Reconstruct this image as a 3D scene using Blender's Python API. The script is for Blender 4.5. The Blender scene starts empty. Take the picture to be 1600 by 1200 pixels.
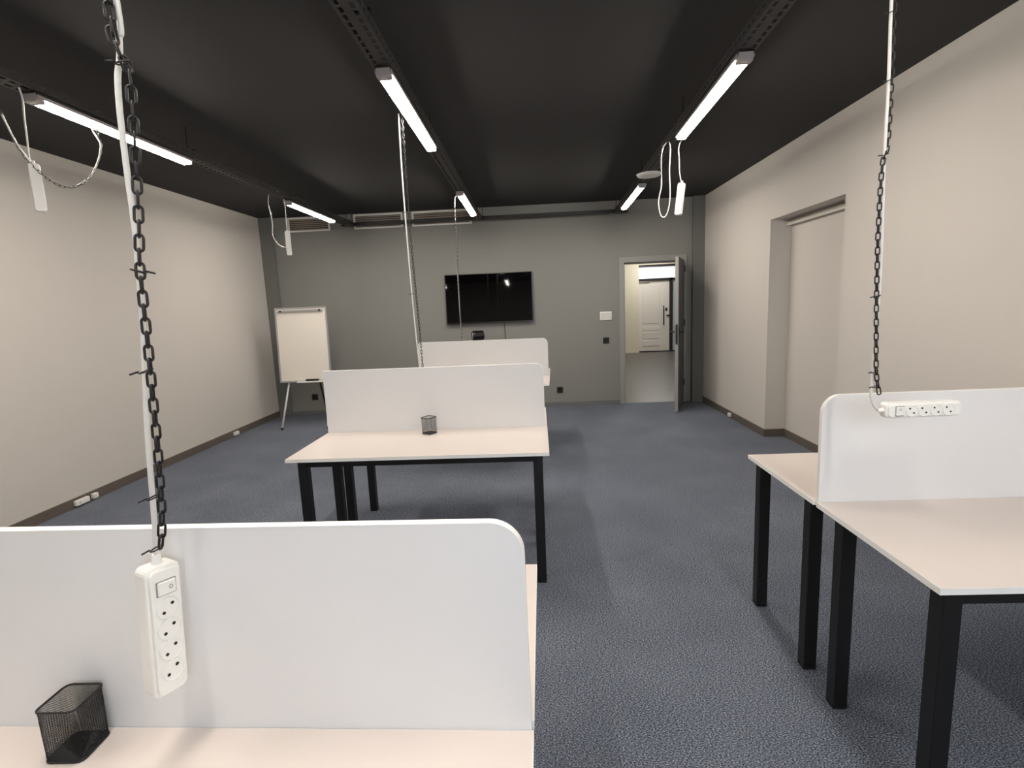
import bpy, bmesh, math, random
from mathutils import Vector, Matrix
random.seed(7)
PI = math.pi
sc = bpy.context.scene
COL = sc.collection

# ------------------------------------------------------------------ camera
F_PX, YAW, PITCH, ROLL, CAM_H = 818.33, 0.0437, 0.1513, -0.0432, 1.5084
def cam_setup():
    fwd = Vector((-math.sin(YAW)*math.cos(PITCH), math.cos(YAW)*math.cos(PITCH), -math.sin(PITCH)))
    right = Vector((math.cos(YAW), math.sin(YAW), 0)); up = right.cross(fwd)
    c, s = math.cos(ROLL), math.sin(ROLL)
    r2 = right*c + up*s; u2 = up*c - right*s
    cd = bpy.data.cameras.new('camera'); cd.sensor_fit = 'HORIZONTAL'; cd.sensor_width = 36
    cd.lens = F_PX/1600*36; cd.clip_start = .02; cd.clip_end = 100
    o = bpy.data.objects.new('camera', cd); COL.objects.link(o)
    m = Matrix((r2, u2, -fwd)).transposed().to_4x4(); m.translation = (0, 0, CAM_H)
    o.matrix_world = m; sc.camera = o
cam_setup()

# ------------------------------------------------------------------ world, exposure
LAMP = 88.0
SKY = 6.2
w = bpy.data.worlds.new('world'); sc.world = w; w.use_nodes = True
bg = w.node_tree.nodes['Background']; bg.inputs[0].default_value = (.78, .88, 1, 1); bg.inputs[1].default_value = SKY
vs = sc.view_settings
vs.view_transform = 'Standard'; vs.look = 'None'; vs.exposure = 0.0; vs.gamma = 1; vs.use_curve_mapping = False

# ------------------------------------------------------------------ materials
def srgb(r, g, b):
    f = lambda c: (c/255/12.92) if c/255 <= .04045 else ((c/255+.055)/1.055)**2.4
    return (f(r), f(g), f(b), 1)
def mat(name, rgb, rough=.5, metal=0, var=.06, scale=8, bump=0, bscale=60, emit=None, est=0, spec=.5, coat=0):
    m = bpy.data.materials.new(name); m.use_nodes = True
    nt = m.node_tree; n = nt.nodes; l = nt.links; b = n['Principled BSDF']
    b.inputs['Roughness'].default_value = rough; b.inputs['Metallic'].default_value = metal
    b.inputs['Specular IOR Level'].default_value = spec; b.inputs['Coat Weight'].default_value = coat
    c = srgb(*rgb)
    tc = n.new('ShaderNodeTexCoord')
    ns = n.new('ShaderNodeTexNoise'); ns.inputs['Scale'].default_value = scale; ns.inputs['Detail'].default_value = 4
    l.new(tc.outputs['Object'], ns.inputs['Vector'])
    mx = n.new('ShaderNodeMix'); mx.data_type = 'RGBA'
    mx.inputs['A'].default_value = [v*(1-var) for v in c[:3]]+[1]
    mx.inputs['B'].default_value = [min(1, v*(1+var)) for v in c[:3]]+[1]
    l.new(ns.outputs['Fac'], mx.inputs['Factor']); l.new(mx.outputs['Result'], b.inputs['Base Color'])
    if bump:
        n2 = n.new('ShaderNodeTexNoise'); n2.inputs['Scale'].default_value = bscale; n2.inputs['Detail'].default_value = 3
        l.new(tc.outputs['Object'], n2.inputs['Vector'])
        bp = n.new('ShaderNodeBump'); bp.inputs['Strength'].default_value = bump; bp.inputs['Distance'].default_value = .002
        l.new(n2.outputs['Fac'], bp.inputs['Height']); l.new(bp.outputs['Normal'], b.inputs['Normal'])
    if emit:
        b.inputs['Emission Color'].default_value = emit+(1,); b.inputs['Emission Strength'].default_value = est
    return m
def carpet_mat(name, dark, mid, light):
    m = bpy.data.materials.new(name); m.use_nodes = True
    nt = m.node_tree; n = nt.nodes; l = nt.links; b = n['Principled BSDF']
    b.inputs['Roughness'].default_value = .95; b.inputs['Specular IOR Level'].default_value = .1
    tc = n.new('ShaderNodeTexCoord')
    mp = n.new('ShaderNodeMapping'); mp.inputs['Scale'].default_value = (1, 1.7, 1)
    l.new(tc.outputs['Object'], mp.inputs['Vector'])
    n1 = n.new('ShaderNodeTexNoise'); n1.inputs['Scale'].default_value = 150; n1.inputs['Detail'].default_value = 4; n1.inputs['Roughness'].default_value = .7
    n2 = n.new('ShaderNodeTexNoise'); n2.inputs['Scale'].default_value = 2.2; n2.inputs['Detail'].default_value = 5
    l.new(mp.outputs['Vector'], n1.inputs['Vector']); l.new(tc.outputs['Object'], n2.inputs['Vector'])
    mm = n.new('ShaderNodeMath'); mm.operation = 'MULTIPLY_ADD'; mm.inputs[1].default_value = .06; 
    l.new(n2.outputs['Fac'], mm.inputs[0]); l.new(n1.outputs['Fac'], mm.inputs[2])
    r = n.new('ShaderNodeValToRGB'); e = r.color_ramp.elements
    e[0].position = .41; e[0].color = srgb(*dark); e[1].position = .67; e[1].color = srgb(*light)
    x = e.new(.535); x.color = srgb(*mid)
    l.new(mm.outputs[0], r.inputs['Fac']); l.new(r.outputs['Color'], b.inputs['Base Color'])
    bp = n.new('ShaderNodeBump'); bp.inputs['Strength'].default_value = .7; bp.inputs['Distance'].default_value = .004
    l.new(n1.outputs['Fac'], bp.inputs['Height']); l.new(bp.outputs['Normal'], b.inputs['Normal'])
    return m
def glass_mat(name, tint, rough=.02):
    m = mat(name, tint, rough, var=.01); b = m.node_tree.nodes['Principled BSDF']
    b.inputs['Transmission Weight'].default_value = 1; b.inputs['IOR'].default_value = 1.1
    return m
M = dict(
 carpet=carpet_mat('blue_grey_carpet', (29, 37, 53), (97, 103, 115), (178, 184, 193)),
 corridor=mat('grey_corridor_floor', (92, 89, 88), .35, var=.05, scale=3),
 greige=mat('greige_wall_paint', (201, 195, 187), .75, var=.012, scale=2, bump=.05, bscale=180),
 grey=mat('dark_grey_wall_paint', (136, 135, 130), .75, var=.015, scale=2, bump=.05, bscale=180),
 grey_shaded=mat('grey_pier_with_painted_shade', (112, 112, 108), .75, var=.015, scale=2, bump=.05, bscale=180),  # wall grey darkened: the corner shade is put into the pier colour
 ceil=mat('black_ceiling_paint', (34, 33, 33), .8, var=.06, scale=1.5, bump=.06, bscale=90),
 cream=mat('cream_paint', (236, 229, 206), .7, var=.02),
 base=mat('dark_taupe_baseboard', (96, 88, 80), .5, var=.08, scale=20),
 basegrey=mat('grey_baseboard', (112, 112, 110), .5, var=.05, scale=20),
 lam=mat('white_laminate', (217, 206, 198), .32, var=.01, scale=5, bump=.02, bscale=300),
 screen=mat('pale_grey_screen_laminate', (230, 229, 228), .42, var=.01, scale=4, bump=.03, bscale=350),
 edge=mat('white_edge_band', (244, 242, 238), .4, var=.01),
 blk=mat('black_powder_coat', (13, 13, 14), .45, var=.1, scale=60, bump=.05, bscale=400),
 foot=mat('black_rubber', (12, 12, 12), .8, var=.1),
 chain=mat('black_chain_paint', (15, 14, 14), .42, var=.2, scale=120),
 tray=mat('black_tray_paint', (44, 42, 41), .5, var=.1, scale=20),
 cable=mat('white_cable_sheath', (224, 221, 214), .45, var=.04, scale=40),
 plas=mat('white_plastic', (238, 236, 230), .35, var=.015, scale=30),
 plas2=mat('grey_white_plastic', (214, 211, 205), .35, var=.015, scale=30),
 swf=mat('switch_surround', (150, 147, 142), .4),
 hole=mat('dark_socket_hole', (28, 24, 22), .7),
 mark=mat('grey_print', (90, 88, 86), .6),
 mesh=mat('black_wire_mesh', (14, 14, 15), .45, var=.15, scale=150),
 lamp=mat('lamp_diffuser', (250, 248, 240), .5, emit=(1, .925, .84), est=LAMP),
 lamp2=mat('corridor_lamp_diffuser', (250, 250, 250), .5, emit=(1, .96, .90), est=24),
 cap=mat('silver_end_cap', (178, 170, 168), .35, metal=.3, var=.05),
 alu=mat('silver_aluminium', (196, 195, 198), .3, metal=.8, var=.04),
 silver=mat('silver_paint', (206, 206, 210), .35, metal=.15, var=.03),
 hous=mat('black_lamp_housing', (36, 34, 33), .4),
 board=mat('whiteboard_enamel', (240, 232, 220), .3, var=.01),
 tv=mat('glossy_tv_panel', (4, 4, 5), .035, var=.1, spec=.25),
 bez=mat('tv_bezel', (14, 14, 15), .3),
 doorw=mat('white_door_lacquer', (234, 228, 220), .45, var=.01),
 doorg=mat('grey_door_lacquer', (92, 94, 100), .4, var=.02),
 frameg=mat('grey_door_frame', (150, 148, 142), .45, var=.02),
 black=mat('black_metal', (16, 16, 17), .4),
 dkwood=mat('dark_brown_frame', (40, 33, 30), .5),
 bglass=mat('frosted_blue_glass', (196, 208, 224), .25, var=.02),
 tglass=mat('transom_glass_added_glow', (232, 236, 244), .2, emit=(.92, .96, 1), est=.55),  # weak glow added in place of light reflected in the glass
 wglass=glass_mat('window_glass', (250, 252, 255)),
 ventd=mat('dark_vent_inside', (38, 32, 30), .8),
 vents=mat('vent_louvre', (156, 144, 134), .5, var=.15, scale=30),
)

# ------------------------------------------------------------------ mesh helpers
class MB:
    def __init__(s): s.v = []; s.f = []; s.smooth = False
    def box(s, x0, x1, y0, y1, z0, z1, mx=None):
        b = len(s.v)
        P = [(x, y, z) for x in (x0, x1) for y in (y0, y1) for z in (z0, z1)]
        if mx is not None: P = [tuple(mx @ Vector(p)) for p in P]
        s.v += P
        s.f += [tuple(b+i for i in q) for q in ((0,1,3,2),(4,6,7,5),(0,4,5,1),(2,3,7,6),(0,2,6,4),(1,5,7,3))]
        return s
    def tube(s, pts, r, n=10, closed=False, caps=True):
        pts = [Vector(p) for p in pts]; N = len(pts); b = len(s.v)
        up = None
        for i, p in enumerate(pts):
            if closed: t = pts[(i+1) % N]-pts[i-1]
            else: t = pts[min(i+1, N-1)]-pts[max(i-1, 0)]
            t.normalize()
            if up is None:
                up = Vector((0, 0, 1)) if abs(t.z) < .9 else Vector((1, 0, 0))
            up = (up - t*up.dot(t)).normalized(); sd = t.cross(up)
            rr = r[i] if isinstance(r, (list, tuple)) else r
            for k in range(n):
                a = 2*PI*k/n; s.v.append(tuple(p+up*(rr*math.cos(a))+sd*(rr*math.sin(a))))
        M_ = N if closed else N-1
        for i in range(M_):
            j = (i+1) % N
            for k in range(n):
                k2 = (k+1) % n
                s.f.append((b+i*n+k, b+i*n+k2, b+j*n+k2, b+j*n+k))
        if caps and not closed:
            s.f.append(tuple(b+k for k in range(n))[::-1]); s.f.append(tuple(b+(N-1)*n+k for k in range(n)))
        s.smooth = True
        return s
    def cyl(s, c, axis, r0, h, n=20, r1=None):
        a = Vector(axis).normalized(); c = Vector(c)
        s.tube([c, c+a*h], [r0, r0 if r1 is None else r1], n); s.smooth = False
        return s
    def prism(s, outline, y0, y1):          # outline in xz, extruded along y
        b = len(s.v); n = len(outline)
        for y in (y0, y1): s.v += [(x, y, z) for x, z in outline]
        s.f.append(tuple(b+i for i in range(n))); s.f.append(tuple(b+n+i for i in range(n))[::-1])
        for i in range(n):
            j = (i+1) % n; s.f.append((b+i, b+n+i, b+n+j, b+j))
        return s
    def mesh(s, name, m, bevel=0, seg=2):
        me = bpy.data.meshes.new(name); me.from_pydata(s.v, [], s.f); me.update()
        bm = bmesh.new(); bm.from_mesh(me); bmesh.ops.recalc_face_normals(bm, faces=bm.faces)
        if bevel:
            es = [e for e in bm.edges if len(e.link_faces) == 2 and e.calc_face_angle() > .6]
            bmesh.ops.bevel(bm, geom=es, offset=bevel, segments=seg, profile=.5, affect='EDGES', clamp_overlap=True)
        bm.to_mesh(me); bm.free()
        if s.smooth:
            for p in me.polygons: p.use_smooth = True
        me.materials.append(M[m]); return me
    def build(s, name, m, parent=None, bevel=0, seg=2):
        o = bpy.data.objects.new(name, s.mesh(name, m, bevel, seg)); COL.objects.link(o)
        if parent is not None: o.parent = parent
        return o
def tag(o, label=None, cat=None, group=None, kind=None):
    if label: o['label'] = label
    if cat: o['category'] = cat
    if group: o['group'] = group
    if kind: o['kind'] = kind
    return o
def empty(name, loc=(0, 0, 0), rz=0):
    o = bpy.data.objects.new(name, None); COL.objects.link(o); o.location = loc; o.rotation_euler = (0, 0, rz)
    o.empty_display_size = .1
    return o
def struct(o): o['kind'] = 'structure'; return o
def spline(P, n=8):
    P = [Vector(p) for p in P]; out = []
    Q = [P[0]*2-P[1]]+P+[P[-1]*2-P[-2]]
    for i in range(1, len(Q)-2):
        a, b, c, d = Q[i-1:i+3]
        for k in range(n):
            t = k/n
            out.append(.5*((2*b)+(c-a)*t+(2*a-5*b+4*c-d)*t*t+(3*b-a-3*c+d)*t**3))
    out.append(P[-1]); return out
def resample(P, step):
    out = [P[0].copy()]; need = step
    for a, b in zip(P, P[1:]):
        L = (b-a).length; pos = 0
        while L-pos >= need:
            pos += need; out.append(a.lerp(b, pos/L)); need = step
        need -= L-pos
    return out

# ------------------------------------------------------------------ the setting
XL, XR, YP, YB, ZC, YF = -3.83, 2.421, 7.5425, 7.603, 2.8624, -1.5
NY1, NY2, NZ, ND = 5.527, 4.258, 2.23, .207
T = .15
struct(MB().box(XL-T, XR+.4, YF-T, YB+.02, -.1, 0).build('floor', 'carpet'))
struct(MB().box(XL-T, XR+.4, YF-T, YB+T, ZC, ZC+.1).build('ceiling', 'ceil'))
struct(MB().box(XL-T, XL, YF-T, YP, 0, ZC).build('wall_left', 'greige'))
struct(MB().box(XR, XR+.4, YF-T, NY2, 0, ZC).box(XR, XR+.4, NY1, YP, 0, ZC).box(XR, XR+.4, NY2, NY1, NZ, ZC)
       .box(XR+ND, XR+.4, NY2, NY1, 0, NZ).box(XR+ND-.05, XR+ND, NY2, NY1, 2.165, 2.20).build('wall_right', 'greige'))
DX0, DX1, DZ = 1.30, 2.135, 2.03
struct(MB().box(XL-T, DX0, YB, YB+T, 0, ZC).box(DX1, XR+.4, YB, YB+T, 0, ZC).box(DX0, DX1, YB, YB+T, DZ, ZC).build('wall_back', 'grey'))
struct(MB().box(XL-T, -3.648, YP, YB, 0, ZC).build('trim_1', 'grey_shaded'))
struct(MB().box(2.26, XR+.4, YP, YB, 0, ZC).build('trim_2', 'grey_shaded'))
# wall behind the camera with two windows
WIN = [(.03, 2.0)]; WZ0, WZ1 = 1.12, 2.55
wb = MB(); xs = XL-T
for a, b in WIN:
    wb.box(xs, a, YF-T, YF, 0, ZC); wb.box(a, b, YF-T, YF, 0, WZ0); wb.box(a, b, YF-T, YF, WZ1, ZC); xs = b
wb.box(xs, XR+.4, YF-T, YF, 0, ZC); struct(wb.build('wall_front', 'greige'))
for i, (a, b) in enumerate(WIN):
    f = MB()
    f.box(a, b, YF-.09, YF-.04, WZ0, WZ0+.05).box(a, b, YF-.09, YF-.04, WZ1-.05, WZ1)
    for x in (a, (a+b)/2-.025, b-.05): f.box(x, x+.05, YF-.09, YF-.04, WZ0+.05, WZ1-.05)
    fo = struct(f.build('window_%d' % (i+1), 'plas'))
    m_ = (a+b)/2
    for x0, x1 in ((a+.05, m_-.025), (m_+.025, b-.05)):
        MB().box(x0, x1, YF-.068, YF-.062, WZ0+.05, WZ1-.05).build('pane', 'wglass', fo)
# baseboards
bh, bt = .08, .012
struct(MB().box(XL, XL+bt, YF, YP, 0, bh).build('baseboard_left', 'base'))
struct(MB().box(XR-bt, XR, YF, NY2, 0, bh).box(XR-bt, XR, NY1-bt, YP, 0, bh).box(XR, XR+ND, NY1-bt, NY1, 0, bh)
       .box(XR+ND-bt, XR+ND, NY2, NY1-bt, 0, bh).box(XR, XR+ND, NY2, NY2+bt, 0, bh).build('baseboard_right', 'base'))
struct(MB().box(-3.648, 1.244, YB-bt, YB, 0, .055).box(XL, -3.648, YP-bt, YP, 0, .055).box(2.26, XR, YP-bt, YP, 0, .055).build('baseboard_back', 'basegrey'))
# door to the corridor: frame and open leaf
d1 = empty('door_1', (DX1, YB, 0)); struct(d1)
fx = lambda x: x-DX1; y0, y1 = -.022, T+.022
MB().box(fx(1.244), fx(1.319), y0, y1, 0, 2.095).box(fx(2.112), fx(2.188), y0, y1, 0, 2.095).box(fx(1.319), fx(2.112), y0, y1, 2.015, 2.095).build('frame', 'frameg', d1, .003)
MB().box(fx(1.319), fx(1.334), .045, y1, 0, 2.0).box(fx(2.097), fx(2.112), .045, y1, 0, 2.0).box(fx(1.319), fx(2.112), .045, y1, 2.0, 2.015).build('stop', 'frameg', d1)
hx, hy = 2.15, YB-.035
leaf = MB().box(-.775, 0, 0, .042, .008, 2.012).build('leaf', 'doorg', d1, .002)
ang = math.atan2(6.884-hy, 1.888-hx)-PI
leaf.location = (fx(hx), hy-YB, 0); leaf.rotation_euler = (0, 0, ang)
for z in (.25, 1.1, 1.85): MB().cyl((.004, -.006, z), (0, 0, 1), .008, .09, 10).build('hinge', 'black', leaf)
MB().box(-.752, -.708, -.008, 0, .92, 1.14).box(-.752, -.708, .042, .05, .92, 1.14).build('handle_plate', 'black', leaf, .002)
MB().tube([(-.73, -.005, 1.06), (-.73, -.05, 1.06), (-.72, -.055, 1.06), (-.61, -.055, 1.06)], .009, 8).build('handle', 'black', leaf)
MB().tube([(-.73, .047, 1.06), (-.73, .092, 1.06), (-.72, .097, 1.06), (-.61, .097, 1.06)], .009, 8).build('handle', 'black', leaf)
MB().box(-.7765, -.7745, .001, .041, .009, 2.011).build('leaf_edge_painted_lit', 'frameg', leaf)  # paler strip: light falling on the leaf's edge is put into its colour
MB().box(-.7785, -.7760, .008, .034, .90, 1.16).build('lock_plate', 'black', leaf)
# corridor beyond the door
CY0, CY1, CX0, CX1 = YB+T, 15.0, -.6, 5.2
struct(MB().box(CX0, CX1, YB+.02, CY1+.3, -.1, 0).build('floor_corridor', 'corridor'))
struct(MB().box(CX0, CX1, CY0, CY1+.3, ZC, ZC+.1).build('ceiling_corridor', 'ceil'))
struct(MB().box(CX0-T, CX0, CY0, CY1+.3, 0, ZC).build('wall_corridor_left', 'cream'))
struct(MB().box(CX1, CX1+T, CY0, CY1+.3, 0, ZC).build('wall_corridor_right', 'cream'))
struct(MB().box(XR+.4, CX1, CY0-T, CY0, 0, ZC).build('wall_corridor_front', 'cream'))
struct(MB().box(CX0, 2.985, CY1-.1, CY1+.3, 0, ZC).box(2.985, CX1, CY1+.12, CY1+.3, 0, ZC).box(4.25, CX1, CY1-.1, CY1+.12, 0, ZC)
       .box(2.985, 4.25, CY1-.05, CY1+.12, 2.42, ZC).build('wall_corridor_end', 'cream'))
struct(MB().box(CX0, 2.985, CY1-.112, CY1-.1, 0, .06).build('baseboard_corridor', 'cream'))
d2 = struct(empty('door_2', (3.42, CY1, 0)))
g = lambda x: x-3.42
MB().box(g(3.85), g(3.93), -.05, .08, 0, 2.05).box(g(2.985), g(4.25), -.05, .08, 1.985, 2.045).box(g(2.985), g(4.25), -.05, .08, 2.365, 2.42).box(g(2.985), g(4.25), -.045, .08, 0, .025).box(g(4.17), g(4.25), -.05, .08, 0, 2.4).build('frame', 'dkwood', d2)
lf = MB().box(g(2.985), g(3.85), 0, .05, .025, 1.985).build('leaf', 'doorw', d2, .003)
for z0, z1 in ((.16, .33), (.36, .56), (.60, .72), (.80, 1.85)):
    MB().box(g(3.1), g(3.58), -.012, .004, z0, z1).build('panel', 'doorw', lf, .008)
MB().tube([(g(3.68), -.02, .76), (g(3.68), -.06, .76), (g(3.68), -.06, 1.27), (g(3.68), -.02, 1.27)], .017, 8).build('pull_handle', 'black', lf)
MB().box(g(3.74), g(3.79), -.02, .002, 1.14, 1.22).box(g(3.77), g(3.85), -.03, .002, .99, 1.03).build('lock', 'black', lf, .004)
MB().box(g(3.02), g(3.3), -.04, 0, 1.94, 1.985).build('door_closer', 'alu', lf, .004)
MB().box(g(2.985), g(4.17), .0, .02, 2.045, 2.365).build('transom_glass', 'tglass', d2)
MB().box(g(3.93), g(4.17), .0, .02, .025, 1.985).build('side_glass', 'bglass', d2)

# ------------------------------------------------------------------ cable trays
ZT = 2.648
def tray(L, label, loc, rz, group=None, wd=.10, ht=.05):
    t = empty('cable_tray', loc, rz); tag(t, label, 'cable tray', group)
    h = wd/2; th = .0016; st = .055; n = int(L/st)
    b = MB()
    for x0, x1 in ((-h, -.036), (-.018, .018), (.036, h)): b.box(x0, x1, 0, L, 0, th)
    for i in range(n+1):
        for x0, x1, off in ((-.036, -.018, 0), (.018, .036, st/2)):
            ya = i*st+off; b.box(x0, x1, max(0, ya-.010), min(L, ya+.010), 0, th)
    b.build('base', 'tray', t)
    for sgn in (-1, 1):
        s = MB(); xa, xb = sorted((sgn*h, sgn*(h-th)))
        s.box(xa, xb, 0, L, th, .018).box(xa, xb, 0, L, .030, ht)
        for i in range(n+1): ya = i*st; s.box(xa, xb, max(0, ya-.013), min(L, ya+.013), .018, .030)
        s.build('side', 'tray', t)
    k = max(2, int(L/1.6)+1)
    for i in range(k):
        ya = .15+(L-.3)*i/(k-1)
        MB().box(-h-.01, h+.01, ya-.012, ya+.012, ht, ht+.008).cyl((0, ya, ht), (0, 0, 1), .004, ZC-loc[2]-ht, 8).build('hanger', 'black', t)
    return t
ROWS = [((-2.445, 2.69), (-2.43, 6.65)), ((-.664, 2.66), (-.68, 6.68)), ((1.055, 2.73), (1.182, 6.78))]
rowx = []
for i, ((xa, ya), (xb, yb)) in enumerate(ROWS):
    sl = (xb-xa)/(yb-ya); rowx.append(lambda y, xa=xa, ya=ya, sl=sl: xa+sl*(y-ya))
    r = math.atan(-sl)
    tray(8.4, ['black perforated cable tray running along the ceiling beside the left greige wall',
               'black perforated cable tray along the middle of the ceiling above the pen holder desks',
               'black perforated cable tray along the ceiling towards the open grey door'][i], (rowx[i](-1.1), -1.1, ZT), r, 'cable trays under the ceiling')
tray(3.9, 'black cable tray crossing in front of the grey wall below the vents', (1.33, 7.36, ZT+.012), PI/2, 'cable trays under the ceiling', .08, .042)

# ------------------------------------------------------------------ linear lamps
def lamp(loc, rz, L, label):
    t = empty('linear_lamp', loc, rz); tag(t, label, 'ceiling lamp', 'linear lamps under the cable trays')
    MB().box(-.04, .04, 0, L, .028, .048).build('housing', 'hous', t, .002)
    MB().box(-.0405, -.0365, .0, L, .018, .034).box(.0365, .0405, 0, L, .018, .034).build('profile_edge', 'cap', t)
    MB().prism([(-.031, .03), (-.031, .010), (-.023, 0), (.023, 0), (.031, .010), (.031, .03)], .045, L-.006).build('diffuser', 'lamp', t)
    c = MB().box(-.034, .034, -.004, .045, 0, .04).build('end_cap', 'cap', t, .002)
    MB().box(-.014, .014, .012, .020, -.001, .0).build('clip', 'plas', c)
    MB().box(-.034, .034, L-.006, L+.004, 0, .04).build('end_cap', 'cap', t, .002)
    return t
ends = [[(2.69, 3.885), (5.43, 6.64)], [(2.655, 3.893), (5.417, 6.68)], [(2.726, 3.946), (5.49, 6.77)]]
LN = [['long lit linear lamp near the left wall beside the looped chain and power strip', 'lit linear lamp in front of the brown wall vent by the left corner'],
      ['lit linear lamp of the middle row with a chain hanging past its side', 'lit linear lamp of the middle row in front of the grey wall vents'],
      ['lit linear lamp towards the right wall before the looped white cable', 'lit linear lamp near the open door beside the white ceiling disc']]
for i in range(3):
    sl = math.atan(-(ROWS[i][1][0]-ROWS[i][0][0])/(ROWS[i][1][1]-ROWS[i][0][1]))
    for j in range(2):
        a, b = ends[i][j]
        lamp((rowx[i](a), a, 2.6), sl, b-a, LN[i][j])
    a = -.08
    lamp((rowx[i](a), a, 2.6), sl, 1.22, ['linear lamp at the window end of the left cable tray', 'linear lamp at the window end of the middle cable tray', 'linear lamp at the window end of the right cable tray'][i])
for k, (x, y) in enumerate(((1.9, 9.2), (3.2, 12.0), (3.2, 14.0))):
    t = empty('corridor_lamp', (x, y, ZC-.06)); tag(t, ['square lit ceiling lamp in the corridor just past the door', 'square lit ceiling lamp in the middle of the corridor', 'square lit ceiling lamp before the white corridor door'][k], 'ceiling lamp', 'corridor lamps')
    MB().box(-.31, .31, -.31, .31, .01, .06).build('housing', 'plas', t); MB().box(-.29, .29, -.29, .29, 0, .01).build('diffuser', 'lamp2', t)

# ------------------------------------------------------------------ benches: two desks and a screen each
W, D, ZD, TT, GAP = 1.39, .585, .75, .018, .02
def desk(org, rz, x0, x1, side, ins, label, xin=.035):
    """side -1: the desk on the window side of the screen, +1: the other one; ins: frame inset from the user's edge"""
    t = empty('office_desk', (org[0], org[1], 0), rz); tag(t, label, 'desk', 'white desks with black legs')
    ya, yb = ((-D, -.001) if side < 0 else (GAP, GAP+D))
    e = .0012
    MB().box(x0+e, x1-e, ya+e, yb-e, ZD-TT, ZD).build('tabletop', 'lam', t)
    MB().box(x0, x0+e, ya, yb, ZD-TT, ZD-.0004).box(x1-e, x1, ya, yb, ZD-TT, ZD-.0004).box(x0+e, x1-e, ya, ya+e, ZD-TT, ZD-.0004).box(x0+e, x1-e, yb-e, yb, ZD-TT, ZD-.0004).build('edge_band', 'edge', t)
    fd = .445+.05
    if side < 0: fa = ya+ins-.025; fb = fa+fd
    else: fb = yb-ins+.025; fa = fb-fd
    lx = (x0+xin, x1-xin-.05)
    for x in lx:
        for y in (fa, fb-.05):
            l = MB().box(x, x+.05, y, y+.05, .012, ZD-TT-.001).build('leg', 'blk', t, .002, 1)
            MB().box(x+.001, x+.049, y+.001, y+.049, 0, .012).build('foot_cap', 'foot', l)
    z0, z1 = ZD-TT-.047, ZD-TT-.001
    for y in (fa+.005, fb-.045): MB().box(lx[0]+.05, lx[1], y, y+.04, z0, z1).build('rail', 'blk', t)
    for x in lx: MB().box(x+.005, x+.045, fa+.05, fb-.05, z1-.014, z1).build('rail', 'blk', t)
    return t
def screen(org, rz, x0, x1, rl, rr, label, sh=.394):
    t = empty('desk_screen', (org[0], org[1], 0), rz); tag(t, label, 'desk screen', 'white desk screens')
    za, zb = ZD-TT, ZD+sh
    def outl(e):
        a, b, top = x0+e, x1-e, zb-e; o = [(a, za), (b, za)]
        for cx, r, a0 in ((b, rr, 0), (a, rl, PI/2)):
            if r <= 0: o.append((cx, top)); continue
            c = cx-r if a0 == 0 else cx+r
            for k in range(13): an = a0+PI/2*k/12; o.append((c+r*math.cos(an), top-r+r*math.sin(an)))
        return o
    p = MB().prism(outl(.0012), .0, .018).build('panel', 'screen', t)
    oo, oi = outl(0), outl(.0012); n = len(oo); b = MB()
    for i in range(1, n):                    # edge band on the free edges
        j = (i+1) % n
        q = len(b.v)
        for (x, z) in (oo[i], oo[j], oi[j], oi[i]): b.v += [(x, -.0003, z), (x, .0183, z)]
        b.f += [(q, q+2, q+3, q+1), (q+2, q+4, q+5, q+3), (q+4, q+6, q+7, q+5), (q+6, q, q+1, q+7), (q, q+6, q+4, q+2), (q+1, q+3, q+5, q+7)]
    b.build('edge_band', 'edge', t)
    bx = [x0+.25, x1-.25]
    for x in bx: MB().box(x-.02, x+.02, .001, .017, ZD-.05, za).build('bracket', 'black', t)
    return t
ORG = dict(A=((-.0241, .838), -.019), B=((.068, 3.1865), -.0101), C=((.163, 5.484), -.0437), D=((1.006, 1.856), .0017))
X = dict(A=(-W, 0), B=(-W, 0), C=(-W, 0), D=(0, W))
INS = dict(A=(.08, .08), B=(.085, .035), C=(.08, .08), D=(.055, .035))
DL = dict(A=('white desk under the hanging power strip, carrying a black mesh pen holder', 'white desk behind the low screen that the power strip hangs in front of'),
          B=('white desk in mid room with a small black mesh pen holder against its screen', 'white desk backing onto the pen holder desk in mid room'),
          C=('white desk on the pen holder side of the screen below the TV', 'white desk between the TV wall and its screen'),
          D=('white desk by the right wall, on the side where the power strip lies sideways', 'white desk by the right wall, behind the screen with the sideways power strip'))
SL = dict(A='pale grey desk screen with a rounded corner behind the hanging power strip', B='pale desk screen with square corner behind the small pen holder in mid room',
          C='pale desk screen with rounded corners in front of the TV wall', D='pale grey desk screen with the power strip lying sideways near its top edge')
RAD = dict(A=(.06, .06), B=(0, .05), C=(.03, .055), D=(.065, .065))
for k in 'ABCD':
    o, r = ORG[k]; x0, x1 = X[k]
    xi = .085 if k == 'C' else .035
    desk(o, r, x0, x1, -1, INS[k][0], DL[k][0], xi); desk(o, r, x0, x1, 1, INS[k][1], DL[k][1], xi)
    e0, e1 = (x0, x1-.012) if k != 'D' else (x0+.008, x1)
    if k == 'A': e1 = -.004
    screen(o, r, e0, e1, RAD[k][0], RAD[k][1], SL[k])

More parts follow.
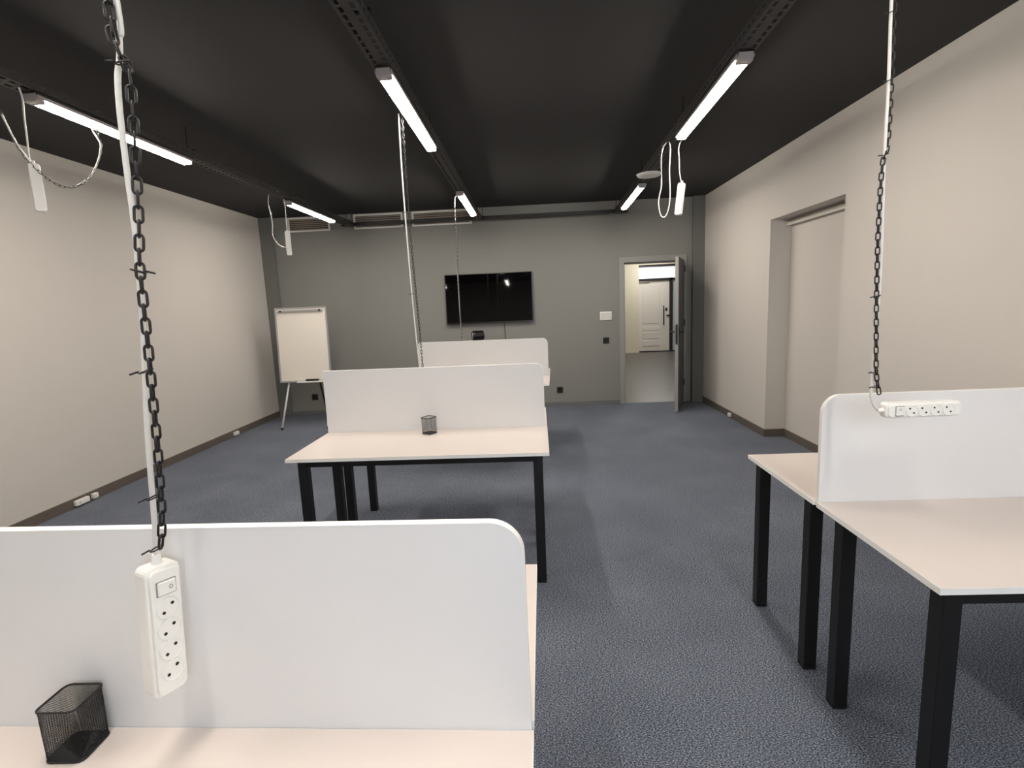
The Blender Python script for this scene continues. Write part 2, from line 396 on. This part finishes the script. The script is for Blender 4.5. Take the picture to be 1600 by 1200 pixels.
# ------------------------------------------------------------------ chains and power strips
def link_mesh(p, wd, wire, name='chain_link'):
    """stadium ring: inner length p, outer width wd, long axis z, ring in the xz plane"""
    r = wd/2-wire/2; hl = p/2+wire/2-r; P = []
    for k in range(9): a = PI*k/8; P.append((r*math.cos(a), 0, hl+r*math.sin(a)))
    for k in range(9): a = PI+PI*k/8; P.append((r*math.cos(a), 0, -hl+r*math.sin(a)))
    return MB().tube(P, wire/2, 6, closed=True)
def chain(path, p, wd, wire, label, twist, single, group='black chains hanging from the cable trays'):
    P = resample(spline(path, 12), p)
    c = empty('hanging_chain', P[-1]); tag(c, label, 'chain', group)
    base = link_mesh(p, wd, wire); me = base.mesh('chain_link', 'chain') if single else None
    big = MB()
    for i, q in enumerate(P):
        t = (P[max(i-1, 0)]-P[min(i+1, len(P)-1)]).normalized()
        a = twist(i/max(1, len(P)-1)) + (PI/2 if i % 2 else 0)
        if abs(t.z) > .3: xr = Vector((math.cos(a), math.sin(a), 0))
        else:
            xr = Vector((0, 0, 1)) if i % 2 else t.cross(Vector((0, 0, 1)))
        xr = (xr-t*xr.dot(t)).normalized(); yr = t.cross(xr)
        mx = Matrix((xr, yr, t)).transposed().to_4x4(); mx.translation = q-P[-1]
        if single:
            o = bpy.data.objects.new('chain_link', me); COL.objects.link(o); o.parent = c; o.matrix_local = mx
        else:
            b0 = len(big.v); big.v += [tuple(mx @ Vector(v)) for v in base.v]; big.f += [tuple(b0+i_ for i_ in f) for f in base.f]
    if not single:
        big.smooth = True; tag(big.build('links', 'chain', c), kind='stuff')
    return c
def strip(loc, rot, L, wd, th, label, cable, ties, detail=True, crad=.0042):
    """power strip: long axis local -z from the cable entry at the origin, face towards local -y"""
    t = empty('power_strip', loc); tag(t, label, 'power strip', 'white four-way power strips')
    R_ = rot.to_4x4(); h = wd/2
    def put(o):
        for v in o.data.vertices: v.co = R_ @ v.co
        return o
    # body outline with rounded ends (xz), bevelled
    o = []; r = .012
    for cx, cz, a0 in ((h-r, -r, 0), (-h+r, -r, PI/2), (-h+r, -L+r, PI), (h-r, -L+r, 1.5*PI)):
        for k in range(5): a = a0+PI/2*k/4; o.append((cx+r*math.cos(a), cz+r*math.sin(a)))
    body = put(MB().prism(o, -th*.45, th*.5).build('housing', 'plas', t, .004, 2)); 
    o2 = [(x*.84, (z+L/2)*.96-L/2) for x, z in o]
    put(MB().prism(o2, -th*.62, -th*.4).build('face_plate', 'plas', t, .003, 2))
    put(MB().cyl((0, 0, -.004), (0, 0, 1), .009, .020, 12, .006).build('cable_gland', 'plas', t))
    yf = -th*.62; s = L/.235
    zs = -.038*s
    sw = put(MB().box(-.0165*s, .0165*s, yf-.0015, yf+.002, zs-.0135*s, zs+.0135*s).build('switch_frame', 'swf', t, .0008, 1))
    rk = put(MB().prism([(-.0145*s, zs-.0118*s), (.0145*s, zs-.0118*s), (.0145*s, zs+.0118*s), (-.0145*s, zs+.0118*s)], yf-.004, yf+.001).build('rocker', 'plas', sw, .0012, 1))
    put(MB().tube([(.006*s+.0026*s*math.cos(2*PI*k/14), yf-.0042, zs+.0034*s*math.sin(2*PI*k/14)) for k in range(14)], .0005, 5, closed=True).build('off_mark', 'mark', sw))
    for k in range(4):
        z = -(.0755+.0378*k)*s
        so = put(MB().cyl((0, yf+.002, z), (0, -1, 0), .0185*s, .0035, 28).build('socket', 'plas', t, .0008, 1))
        put(MB().tube([(.0180*s*math.cos(2*PI*q/28), yf-.0016, z+.0180*s*math.sin(2*PI*q/28)) for q in range(28)], .0011, 6, closed=True).build('socket_rim', 'plas', so))
        for sg in (-1, 1):
            put(MB().cyl((sg*.0073*s, yf, z+sg*.0065*s), (0, -1, 0), .0029*s, .0021, 12).build('pin_hole', 'hole', so))
    lp = Vector(loc)
    ch = [Vector(p)-lp for p in cable]
    MB().tube(spline(ch, 10), crad, 10).build('cable', 'cable', t)
    for p, dx, dy in ties:
        q = Vector(p)-lp; rr = .0085
        R2 = Matrix.Rotation(math.atan2(dy, dx), 3, 'Z')
        m = MB().tube([q+R2 @ Vector((rr*1.1*math.cos(2*PI*k/16), rr*.8*math.sin(2*PI*k/16), .003*math.cos(2*PI*k/16))) for k in range(16)], .0013, 6, closed=True)
        e = q+R2 @ Vector((-rr*1.1, 0, 0)); m.tube([e, e+R2 @ Vector((-.012, -.004, -.003))], .0016, 6)
        m.build('cable_tie', 'black', t)
    return t
RZ = lambda a: Matrix.Rotation(a, 3, 'Z'); RX = lambda a: Matrix.Rotation(a, 3, 'X'); RY = lambda a: Matrix.Rotation(a, 3, 'Y')
GTOP = ZT+.0
# 1. in front of the nearest screen
cy = .79
ch1 = [Vector((-0.5810, 0.7900, 1.9558)), Vector((-0.5818, 0.7900, 1.9228)), Vector((-0.5793, 0.7900, 1.8976)), Vector((-0.5695, 0.7900, 1.8759)), Vector((-0.5642, 0.7900, 1.8560)), Vector((-0.5670, 0.7900, 1.8201)), Vector((-0.5695, 0.7900, 1.7853)), Vector((-0.5735, 0.7900, 1.7412)), Vector((-0.5796, 0.7900, 1.6781)), Vector((-0.5841, 0.7900, 1.6386)), Vector((-0.5899, 0.7900, 1.5976)), Vector((-0.5925, 0.7900, 1.5567)), Vector((-0.5944, 0.7900, 1.5161)), Vector((-0.5961, 0.7900, 1.4719)), Vector((-0.5990, 0.7900, 1.4189)), Vector((-0.6019, 0.7900, 1.3679)), Vector((-0.6041, 0.7900, 1.3243)), Vector((-0.6068, 0.7900, 1.2832)), Vector((-0.6105, 0.7900, 1.2383)), Vector((-0.6152, 0.7900, 1.1904)), Vector((-0.6233, 0.7900, 1.1463)), Vector((-0.6308, 0.7900, 1.1297))]
top = ch1[0]
ch1 = [Vector((-.61, .80, GTOP)), Vector((-.595, .795, 2.3))]+ch1
chain(ch1, .0208, .0148, .0041, 'thick black chain tied to the white cable above the nearest hanging power strip', lambda u: math.radians(37-30*max(0, u-.6)/.4), True)
cb1 = [Vector((-0.6456, 0.8020, 1.1034)), Vector((-0.6413, 0.8020, 1.1433)), Vector((-0.6382, 0.8020, 1.1826)), Vector((-0.6342, 0.8020, 1.2379)), Vector((-0.6297, 0.8020, 1.3028)), Vector((-0.6249, 0.8020, 1.3557)), Vector((-0.6191, 0.8020, 1.4076)), Vector((-0.6118, 0.8020, 1.4686)), Vector((-0.6073, 0.8020, 1.5184)), Vector((-0.6033, 0.8020, 1.5770)), Vector((-0.5995, 0.8020, 1.6343)), Vector((-0.5986, 0.8020, 1.6719)), Vector((-0.5983, 0.8020, 1.7182)), Vector((-0.5975, 0.8020, 1.7546)), Vector((-0.5966, 0.8020, 1.7905)), Vector((-0.5949, 0.8020, 1.8259)), Vector((-0.5909, 0.8020, 1.8624)), Vector((-0.5845, 0.8020, 1.8844)), Vector((-0.5810, 0.8020, 1.9116)), Vector((-0.5767, 0.8020, 1.9618))]
strip(tuple(cb1[0]), RZ(math.radians(64)) @ RY(math.radians(3.5)), .226, .056, .036, 'white power strip hanging upright in front of the low screen by the pen holder',
      cb1+[Vector((-.59, .80, 2.3)), Vector((-.60, .81, GTOP))],
      [(Vector((-0.6243, 0.7900, 1.2235)), .8, .6), (Vector((-0.6321, 0.7900, 1.1353)), .8, .6), (Vector((-0.5709, 0.7900, 1.8734)), .8, .6), (Vector((-0.5944, 0.7900, 1.5817)), -.8, -.6), (Vector((-0.6057, 0.7900, 1.4292)), .8, .6)], crad=.0042)
# 2. lying sideways at the right-hand screen
cy = 1.62
chain([Vector((rowx[2](cy)+.01, cy, GTOP))]+[Vector((1.0333, 1.6320, 2.2940)), Vector((1.0380, 1.6320, 2.0879)), Vector((1.0355, 1.6280, 1.9210)), Vector((1.0159, 1.6120, 1.8691)), Vector((1.0119, 1.6100, 1.7990)), Vector((1.0116, 1.6080, 1.6651)), Vector((1.0150, 1.6080, 1.5649)), Vector((1.0188, 1.6080, 1.4719)), Vector((1.0259, 1.6080, 1.3389)), Vector((1.0321, 1.6080, 1.2516)), Vector((1.0418, 1.6080, 1.2002))], .0208, .0145, .0040,
      'black chain hanging down to the screen with the sideways power strip', lambda u: math.radians(-30+25*u), True)
a_, b_ = Vector((1.0648, 1.6200, 1.1375)), Vector((1.2864, 1.6200, 1.1456))
strip(a_, RY(math.radians(-90.5)), (b_-a_).length, .047, .036, 'white power strip held sideways by its stiff cable at the right-hand screen',
      [a_]+[Vector((1.0512, 1.6200, 1.1399)), Vector((1.0368, 1.6200, 1.1565)), Vector((1.0273, 1.6200, 1.1888)), Vector((1.0290, 1.6200, 1.2402)), Vector((1.0279, 1.6200, 1.3379)), Vector((1.0315, 1.6200, 1.4336)), Vector((1.0331, 1.6200, 1.5276)), Vector((1.0307, 1.6200, 1.6567)), Vector((1.0237, 1.6200, 1.8846)), Vector((1.0225, 1.6200, 2.0841)), Vector((1.0171, 1.6200, 2.2887))]+[Vector((rowx[2](cy), cy+.01, GTOP))],
      [(Vector((1.0308, 1.6140, 1.2586)), 1, 0), (Vector((1.0354, 1.6140, 1.2133)), 1, 0), (Vector((1.0227, 1.6140, 1.4849)), 1, 0), (Vector((1.0216, 1.6140, 1.8832)), 1, 0), (Vector((1.0197, 1.6140, 2.0802)), 1, 0), (Vector((1.0120, 1.6140, 2.2539)), 1, 0)], crad=.0043)
# 3. behind the middle screen
cy = 3.275; k3 = cy/3.35
p3 = lambda x, z, y=cy: (x*k3, y, CAM_H+(z-CAM_H)*k3)
chain([(-.725, cy, GTOP)]+[p3(*q) for q in ((-.742, 2.33), (-.738, 1.834), (-.725, 1.4), (-.722, 1.166), (-.720, 1.10))], .0208, .0135, .0034, 'black chain with a white cable dropping behind the mid-room screen', lambda u: .6*u*6, False)
strip((-.722, cy+.005, 1.03), RZ(PI), .232, .054, .036, 'white power strip hanging behind the mid-room desk screen',
      [(-.722, cy, 1.035), p3(-.742, 1.166), p3(-.752, 1.4), p3(-.762, 1.834), p3(-.766, 2.333), (-.745, cy, GTOP)], [(p3(-.755, 1.6), 1, 0), (p3(-.76, 2.1), 1, 0)], crad=.0045)
# 4. before the TV
cy = 5.62
chain([Vector((-.735, cy, GTOP))]+[Vector((-0.7559, 5.6200, 2.6004)), Vector((-0.7618, 5.6200, 2.3895)), Vector((-0.7637, 5.6200, 2.1303)), Vector((-0.7642, 5.6200, 1.8340)), Vector((-0.7627, 5.6200, 1.5665)), Vector((-0.7638, 5.6200, 1.3089)), Vector((-0.7697, 5.6200, 1.1238))], .0208, .0148, .004, 'thin black chain hanging in front of the TV', lambda u: 3*u, False)
e4 = Vector((-0.7716, 5.6200, 1.0894))
strip((e4.x, cy+.005, 1.02), RZ(PI), .232, .054, .036, 'white power strip hanging behind the desk screen below the TV',
      [(e4.x, cy+.004, 1.025)]+[Vector((-0.7724, 5.6400, 1.1225)), Vector((-0.7700, 5.6400, 1.3083)), Vector((-0.7723, 5.6400, 1.5670)), Vector((-0.7723, 5.6400, 1.8354)), Vector((-0.7664, 5.6400, 2.1325)), Vector((-0.7645, 5.6400, 2.3927)), Vector((-0.7586, 5.6400, 2.6043))]+[Vector((-.735, cy+.02, GTOP))], [], crad=.0045)
# 5. looped up at the left row, nearest lamp
a_ = Vector((-2.4579, 2.6600, 2.3016)); b_ = Vector((-2.4843, 2.6600, 2.0719))
zx = (a_-b_).normalized()
strip(tuple(a_), RZ(math.radians(228)), (a_-b_).length, .048, .034, 'white power strip tucked up beside the left-hand lamp with looped chain',
      [a_, Vector((-2.4732, 2.6600, 2.3267)), Vector((-2.4584, 2.6500, 2.4224)), Vector((-2.4453, 2.6400, 2.5075)), Vector((-2.4388, 2.6400, 2.6095)), Vector((-2.4675, 2.6500, 2.6816)), Vector((-2.5912, 2.7500, 2.7246))], [], crad=.0042)
chain([Vector((-2.4784, 2.5000, 2.6156)), Vector((-2.5027, 2.5800, 2.5283)), Vector((-2.4926, 2.6200, 2.3947)), Vector((-2.4580, 2.6400, 2.3026)), Vector((-2.4323, 2.6600, 2.2607)), Vector((-2.3896, 2.6800, 2.2139)), Vector((-2.3616, 2.7200, 2.1992)), Vector((-2.3361, 2.7800, 2.2202)), Vector((-2.3138, 2.8400, 2.2873)), Vector((-2.2953, 2.8800, 2.3678)), Vector((-2.2851, 2.9000, 2.4445)), Vector((-2.3064, 2.9200, 2.5037)), Vector((-2.3193, 2.9300, 2.5630))], .0208, .0135, .0034, 'black chain looped below the left-hand lamp around a power strip', lambda u: u, False)
tag(MB().tube(spline([Vector((-2.4852, 2.5650, 2.5051)), Vector((-2.4751, 2.6050, 2.3894)), Vector((-2.4448, 2.6300, 2.3024))], 8), .004, 8).build('extension_cable', 'cable'), 'short white cable slanting down to the power strip by the left-hand lamp', 'cable')
tag(MB().tube(spline([Vector((-2.3502, 2.7750, 2.2134)), Vector((-2.3189, 2.8300, 2.2690)), Vector((-2.2960, 2.8750, 2.3600)), Vector((-2.2830, 2.8950, 2.4430)), Vector((-2.3008, 2.9050, 2.4826)), Vector((-2.3316, 2.9200, 2.5247)), Vector((-2.3484, 2.9300, 2.5613))], 8), .0045, 8).build('looped_cable', 'cable'), 'white cable curling up to the left-hand lamp along the looped chain', 'cable')
# 6. looped up at the left row, far lamp
Y6 = 5.4
a_ = Vector((-2.4517, 5.4000, 2.3378)); b_ = Vector((-2.4414, 5.4000, 2.0965))
strip(tuple(a_), RZ(math.radians(210)), (a_-b_).length, .050, .034, 'white power strip tucked up by the lamp near the left corner vent',
      [a_, Vector((-2.4506, 5.4000, 2.4381)), Vector((-2.4466, 5.4000, 2.5937)), Vector((-2.4632, 5.4000, 2.6812)), Vector((-2.5107, 5.4000, 2.7267)), Vector((-2.5863, 5.4500, 2.7437))], [], crad=.0048)
tag(MB().tube(spline([Vector((-2.5977, 5.4000, 2.7126)), Vector((-2.6156, 5.4000, 2.6145)), Vector((-2.6014, 5.4000, 2.5080)), Vector((-2.5970, 5.4000, 2.4013)), Vector((-2.6056, 5.4000, 2.3262)), Vector((-2.5948, 5.4000, 2.2751)), Vector((-2.5615, 5.4000, 2.2166)), Vector((-2.5183, 5.4000, 2.1860)), Vector((-2.4793, 5.4300, 2.1841)), Vector((-2.4530, 5.4400, 2.2222))], 8), .0048, 8).build('looped_cable', 'cable'), 'white cable looping beside the power strip near the left corner', 'cable')
chain([Vector((-2.5993, 5.4200, 2.7290)), Vector((-2.6168, 5.4200, 2.6057)), Vector((-2.6018, 5.4200, 2.5049)), Vector((-2.6024, 5.4200, 2.3539)), Vector((-2.5918, 5.4200, 2.2710)), Vector((-2.5587, 5.4200, 2.2091)), Vector((-2.5000, 5.4300, 2.1786))], .0208, .0135, .0034, 'black chain looped by the power strip near the left corner', lambda u: u, False)
# 7. looped up at the right row
Y7 = 4.0
a_ = Vector((1.1143, 4.0000, 2.3189)); b_ = Vector((1.0788, 4.0000, 2.0977))
zx = (a_-b_).normalized()
strip(tuple(a_), RY(math.radians(6.5)) @ RZ(math.radians(140)), (a_-b_).length, .048, .036, 'white power strip tucked up under the tray near the ceiling disc',
      [a_, Vector((1.1073, 4.0000, 2.3369)), Vector((1.0979, 4.0000, 2.3902)), Vector((1.0943, 4.0000, 2.4780)), Vector((1.0924, 4.0000, 2.5737)), (rowx[2](Y7)+.045, Y7, ZT+.01)], [], crad=.0035)
tag(MB().tube(spline([Vector((1.0296, 4.0200, 2.6088)), Vector((1.0314, 4.0000, 2.5466)), Vector((1.0250, 4.0000, 2.4159)), Vector((1.0300, 4.0000, 2.2611)), Vector((1.0233, 4.0000, 2.1633)), Vector((1.0027, 4.0000, 2.1014)), Vector((0.9797, 4.0000, 2.0868)), Vector((0.9589, 4.0000, 2.1126)), Vector((0.9474, 4.0000, 2.1849)), Vector((0.9543, 4.0000, 2.2426)), Vector((0.9680, 4.0000, 2.3086)), Vector((0.9657, 4.0000, 2.4322)), Vector((0.9680, 4.0000, 2.5195)), Vector((0.9838, 4.0000, 2.5752)), Vector((1.0069, 4.0200, 2.6056))], 8), .0042, 8).build('looped_cable', 'cable'), 'white cable hanging in a long loop beside the ceiling disc', 'cable')
chain([Vector((1.0084, 3.9900, 2.6013)), Vector((0.9779, 3.9850, 2.5756)), Vector((0.9598, 3.9850, 2.5159)), Vector((0.9576, 3.9850, 2.4289)), Vector((0.9621, 3.9850, 2.3498))], .0208, .0135, .0034, 'short black chain beside the long cable loop near the ceiling disc', lambda u: u, False)

# ------------------------------------------------------------------ pen holders
def pen_holder(loc, rz, label, s0=.068, s1=.070, h=.10, pitch=.0031):
    t = empty('pen_holder', loc, rz); tag(t, label, 'pen holder')
    def ring(s, z, r=.011):
        o = []; q = s/2
        for cx, cy_, a0 in ((q-r, q-r, 0), (-q+r, q-r, PI/2), (-q+r, -q+r, PI), (q-r, -q+r, 1.5*PI)):
            for k in range(4): a = a0+PI/2*k/3; o.append((cx+r*math.cos(a), cy_+r*math.sin(a), z))
        return o
    MB().tube(ring(s1, h), .0021, 6, closed=True).build('rim', 'mesh', t)
    MB().tube(ring(s0, .0025), .0018, 6, closed=True).build('base_rim', 'mesh', t)
    b = MB(); o = ring(s0, .0015); n = len(o); b.v = o+[(x, y, .003) for x, y, _ in o]
    b.f = [tuple(range(n)), tuple(range(n, 2*n))[::-1]]+[(i, (i+1) % n, n+(i+1) % n, n+i) for i in range(n)]
    b.build('base', 'mesh', t)
    # wire mesh wall: two diagonal families of flat wires around the perimeter
    lo, hi = ring(s0, .003), ring(s1, h)
    per = [0]
    for i in range(n): per.append(per[-1]+(Vector(lo[(i+1) % n])-Vector(lo[i])).length)
    Lp = per[-1]
    def at_(u, v):
        u = (u % 1)*Lp; i = max(j for j in range(n) if per[j] <= u+1e-9); f = (u-per[i])/(per[i+1]-per[i])
        a = Vector(lo[i]).lerp(Vector(lo[(i+1) % n]), f); c = Vector(hi[i]).lerp(Vector(hi[(i+1) % n]), f)
        return a.lerp(c, v)
    m = MB(); N = int(Lp/pitch); wd = .00045; du = h/Lp*.8
    for fam in (1, -1):
        for k in range(N):
            S = 14; P = [at_(k/N+fam*du*j/S, j/S) for j in range(S+1)]
            m.tube(P, wd, 3, caps=False)
    m.smooth = False
    tag(m.build('mesh_wall', 'mesh', t), kind='stuff')
    return t
pen_holder((-.846, .806, ZD), 0.02, 'black wire mesh pen holder beside the hanging power strip')
pen_holder((-.652, 3.10, ZD), math.radians(57), 'small black wire mesh pen holder on the mid-room desk', pitch=.0062)

# ------------------------------------------------------------------ TV wall
t = empty('wall_tv', (-.606, YB, 1.25)); tag(t, 'black wall-mounted flat TV on the grey wall', 'tv')
MB().box(-.622, .622, -.075, -.045, 0, .703).build('bezel', 'bez', t, .003)
MB().box(-.612, .612, -.0768, -.074, .018, .694).build('display', 'tv', t)
MB().box(-.35, .35, -.05, -.02, .1, .6).build('rear_cover', 'bez', t, .01)
for c_ in t.children: c_.location = (0, .012, 0); c_.rotation_euler = (math.radians(-2.1), 0, 0)
MB().box(-.2, .2, -.022, 0, .2, .5).build('wall_bracket', 'black', t)
MB().tube(spline([(.205, -.03, .12), (.205, -.02, -.02), (.207, -.012, -.2), (.207, -.012, -.55), (.2, -.012, -1.0)], 6), .004, 6).build('power_cable', 'black', t)
t = empty('wall_speaker', (-.78, YB, 1.09)); tag(t, 'small black round speaker mounted on the grey wall below the TV', 'speaker')
MB().cyl((.085, -.19, 0), (-1, -.35, 0), .07, .17, 28).build('body', 'bez', t, .025, 4)
MB().tube([Vector((.085, -.19, 0))+Vector((-1, -.35, 0)).normalized()*.171+Vector((.35, -1, 0)).normalized()*(.055*math.cos(2*PI*k/24))+Vector((0, 0, .055*math.sin(2*PI*k/24))) for k in range(24)], .005, 6, closed=True).build('front_ring', 'cap', t)
MB().box(-.02, .02, -.19, 0, -.02, .02).box(-.05, .05, -.012, 0, -.06, .06).build('wall_mount', 'black', t)
t = empty('light_switch', (1.052, YB, 1.285)); tag(t, 'white double light switch beside the grey door frame', 'light switch')
MB().box(-.083, .083, -.012, 0, -.06, .06).build('frame', 'plas', t, .003)
for x in (-.039, .039): MB().box(x-.034, x+.034, -.017, -.011, -.045, .045).build('rocker', 'plas2', t, .002)
def outlet(x, z, label, s=.043):
    t = empty('wall_outlet', (x, YB, z)); tag(t, label, 'outlet', 'black square wall outlets')
    MB().box(-s, s, -.011, 0, -s, s).build('plate', 'black', t, .003)
    MB().cyl((0, -.0112, 0), (0, -1, 0), .022, .001, 20).build('socket_face', 'foot', t)
outlet(1.051, .935, 'black square outlet below the white light switch')
outlet(.368, .235, 'low black square outlet to the right of the far desk screen')
outlet(-3.285, .262, 'low black square outlet on the grey wall behind the flip chart')
# baseboard sockets
def base_socket(x, y, nx, L, label):
    t = empty('floor_socket', (x, y, 0)); tag(t, label, 'outlet', 'white sockets on the baseboards')
    a, b = sorted((0, nx*.03))
    MB().box(a, b, -L/2, L/2, .018, .062).build('body', 'plas', t, .005)
    MB().cyl((nx*.03, -L/4, .04), (nx, 0, 0), .014, .001, 16).build('socket_face', 'plas2', t)
base_socket(XL+bt, 4.03, 1, .13, 'larger white socket on the left baseboard')
base_socket(XL+bt, 4.16, 1, .05, 'small cream socket next to the larger one on the left baseboard')
base_socket(XL+bt, 6.34, 1, .09, 'white socket on the left baseboard near the flip chart')
base_socket(XR-bt, 6.45, -1, .05, 'small white socket on the right baseboard near the door')
# vents high on the wall
for k, (xa, xb) in enumerate(((-3.43, -2.82), (-2.476, -1.774), (-1.643, -.80))):
    za, zb = 2.652, 2.852
    t = empty('wall_vent', ((xa+xb)/2, YB, za)); hw = (xb-xa)/2
    tag(t, ['white framed wall vent with brownish louvres by the left corner', 'white framed wall vent between the corner vent and the wider one', 'widest white framed wall vent above the TV'][k], 'vent', 'wall vents under the ceiling')
    H = zb-za; f = .026
    MB().box(-hw, hw, -.014, 0, 0, f*.8).box(-hw, hw, -.014, 0, H-f, H).box(-hw, -hw+f, -.014, 0, f*.8, H-f).box(hw-f, hw, -.014, 0, f*.8, H-f).build('frame', 'plas', t)
    MB().box(-hw+f, hw-f, -.003, 0, f*.8, H-f).build('backing', 'ventd', t)
    for q in range(6):
        z = f*.8+.010+q*(H-1.8*f-.012)/5.5
        MB().box(-hw+f, hw-f, -.001, .001, -.009, .009, Matrix.Translation((0, -.008, z)) @ Matrix.Rotation(.7, 4, 'X')).build('slat', 'vents', t)
dp = Vector((1.1315, 5.1500, 2.6270))
t = empty('ceiling_disc', (dp.x, dp.y, ZT)); tag(t, 'flat white round disc fixed under the black cable tray', 'access point')
MB().cyl((0, 0, -.018), (0, 0, 1), .105, .018, 40, .115).build('body', 'plas', t); MB().cyl((0, 0, -.0195), (0, 0, 1), .088, .002, 40).build('grille', 'plas', t)

# ------------------------------------------------------------------ flip chart
YC = 6.98
t = empty('flip_chart', (-3.08, YC, 0)); tag(t, 'flip chart easel with blank white board in the left corner', 'flip chart')
LX = -.40
tl, tr, bl = Vector((-3.4490, 6.9800, 1.5861)), Vector((-2.7381, 6.9800, 1.5729)), Vector((-3.3853, 6.8200, 0.5993))
bw = (tr.x-tl.x)/2; bc = (tr.x+tl.x)/2; t.location.x = bc
ztop, zbot = tl.z, Vector((-3.4399, 6.9300, 0.5846)).z
tilt = math.radians(3)
HB = (ztop-zbot)/math.cos(tilt)
bd = empty('board_group'); bpy.data.objects.remove(bd)
Mx = Matrix.Translation((0, 0, ztop)) @ Matrix.Rotation(-tilt, 4, 'X')
def pb(x0, x1, y0, y1, z0, z1, name, m, bev=0):
    return MB().box(x0, x1, y0, y1, z0, z1, Mx).build(name, m, t, bev)
pb(-bw+.02, bw-.02, -.012, .006, -HB+.02, -.02, 'board', 'board')
fr = MB()
for a in ((-bw, bw, -.016, .010, -.022, 0), (-bw, bw, -.016, .010, -HB, -HB+.022), (-bw, -bw+.022, -.016, .010, -HB+.022, -.022), (bw-.022, bw, -.016, .010, -HB+.022, -.022)): fr.box(*a, Mx)
fr.build('frame', 'alu', t)
pb(-bw+.05, bw-.05, -.034, -.014, -.062, -.035, 'paper_clamp', 'alu', .004)
for x in (-bw+.09, bw-.09):
    c_ = Mx @ Vector((x, -.034, -.048)); MB().cyl(c_, (0, -1, .1), .012, .016, 12).build('clamp_knob', 'black', t)
pb(-.10, .25, -.075, -.012, -HB-.006, -HB+.014, 'pen_tray', 'plas', .004)
pb(.02, .19, -.07, -.02, -HB+.014, -HB+.040, 'eraser', 'black', .005)
p0 = Vector((-bw+.10, .06, zbot+.12)); foot = Vector((-3.3394, 6.6040, -0.0006))-t.location; foot.z = 0
for sx in (1, -1):
    a = Vector((p0.x*sx, p0.y, p0.z)); b = Vector((foot.x if sx > 0 else .37, foot.y, .015))
    l = MB().tube([a, b], .013, 10).build('leg', 'silver', t); MB().cyl((b.x, b.y, 0), (0, 0, 1), .015, .03, 10).build('rubber_foot', 'foot', l)
l = MB().tube([(0.02, .03, ztop-.12), (0.06, .42, .015)], .012, 10).build('leg', 'blk', t); MB().cyl((.06, .42, 0), (0, 0, 1), .015, .03, 10).build('rubber_foot', 'foot', l)
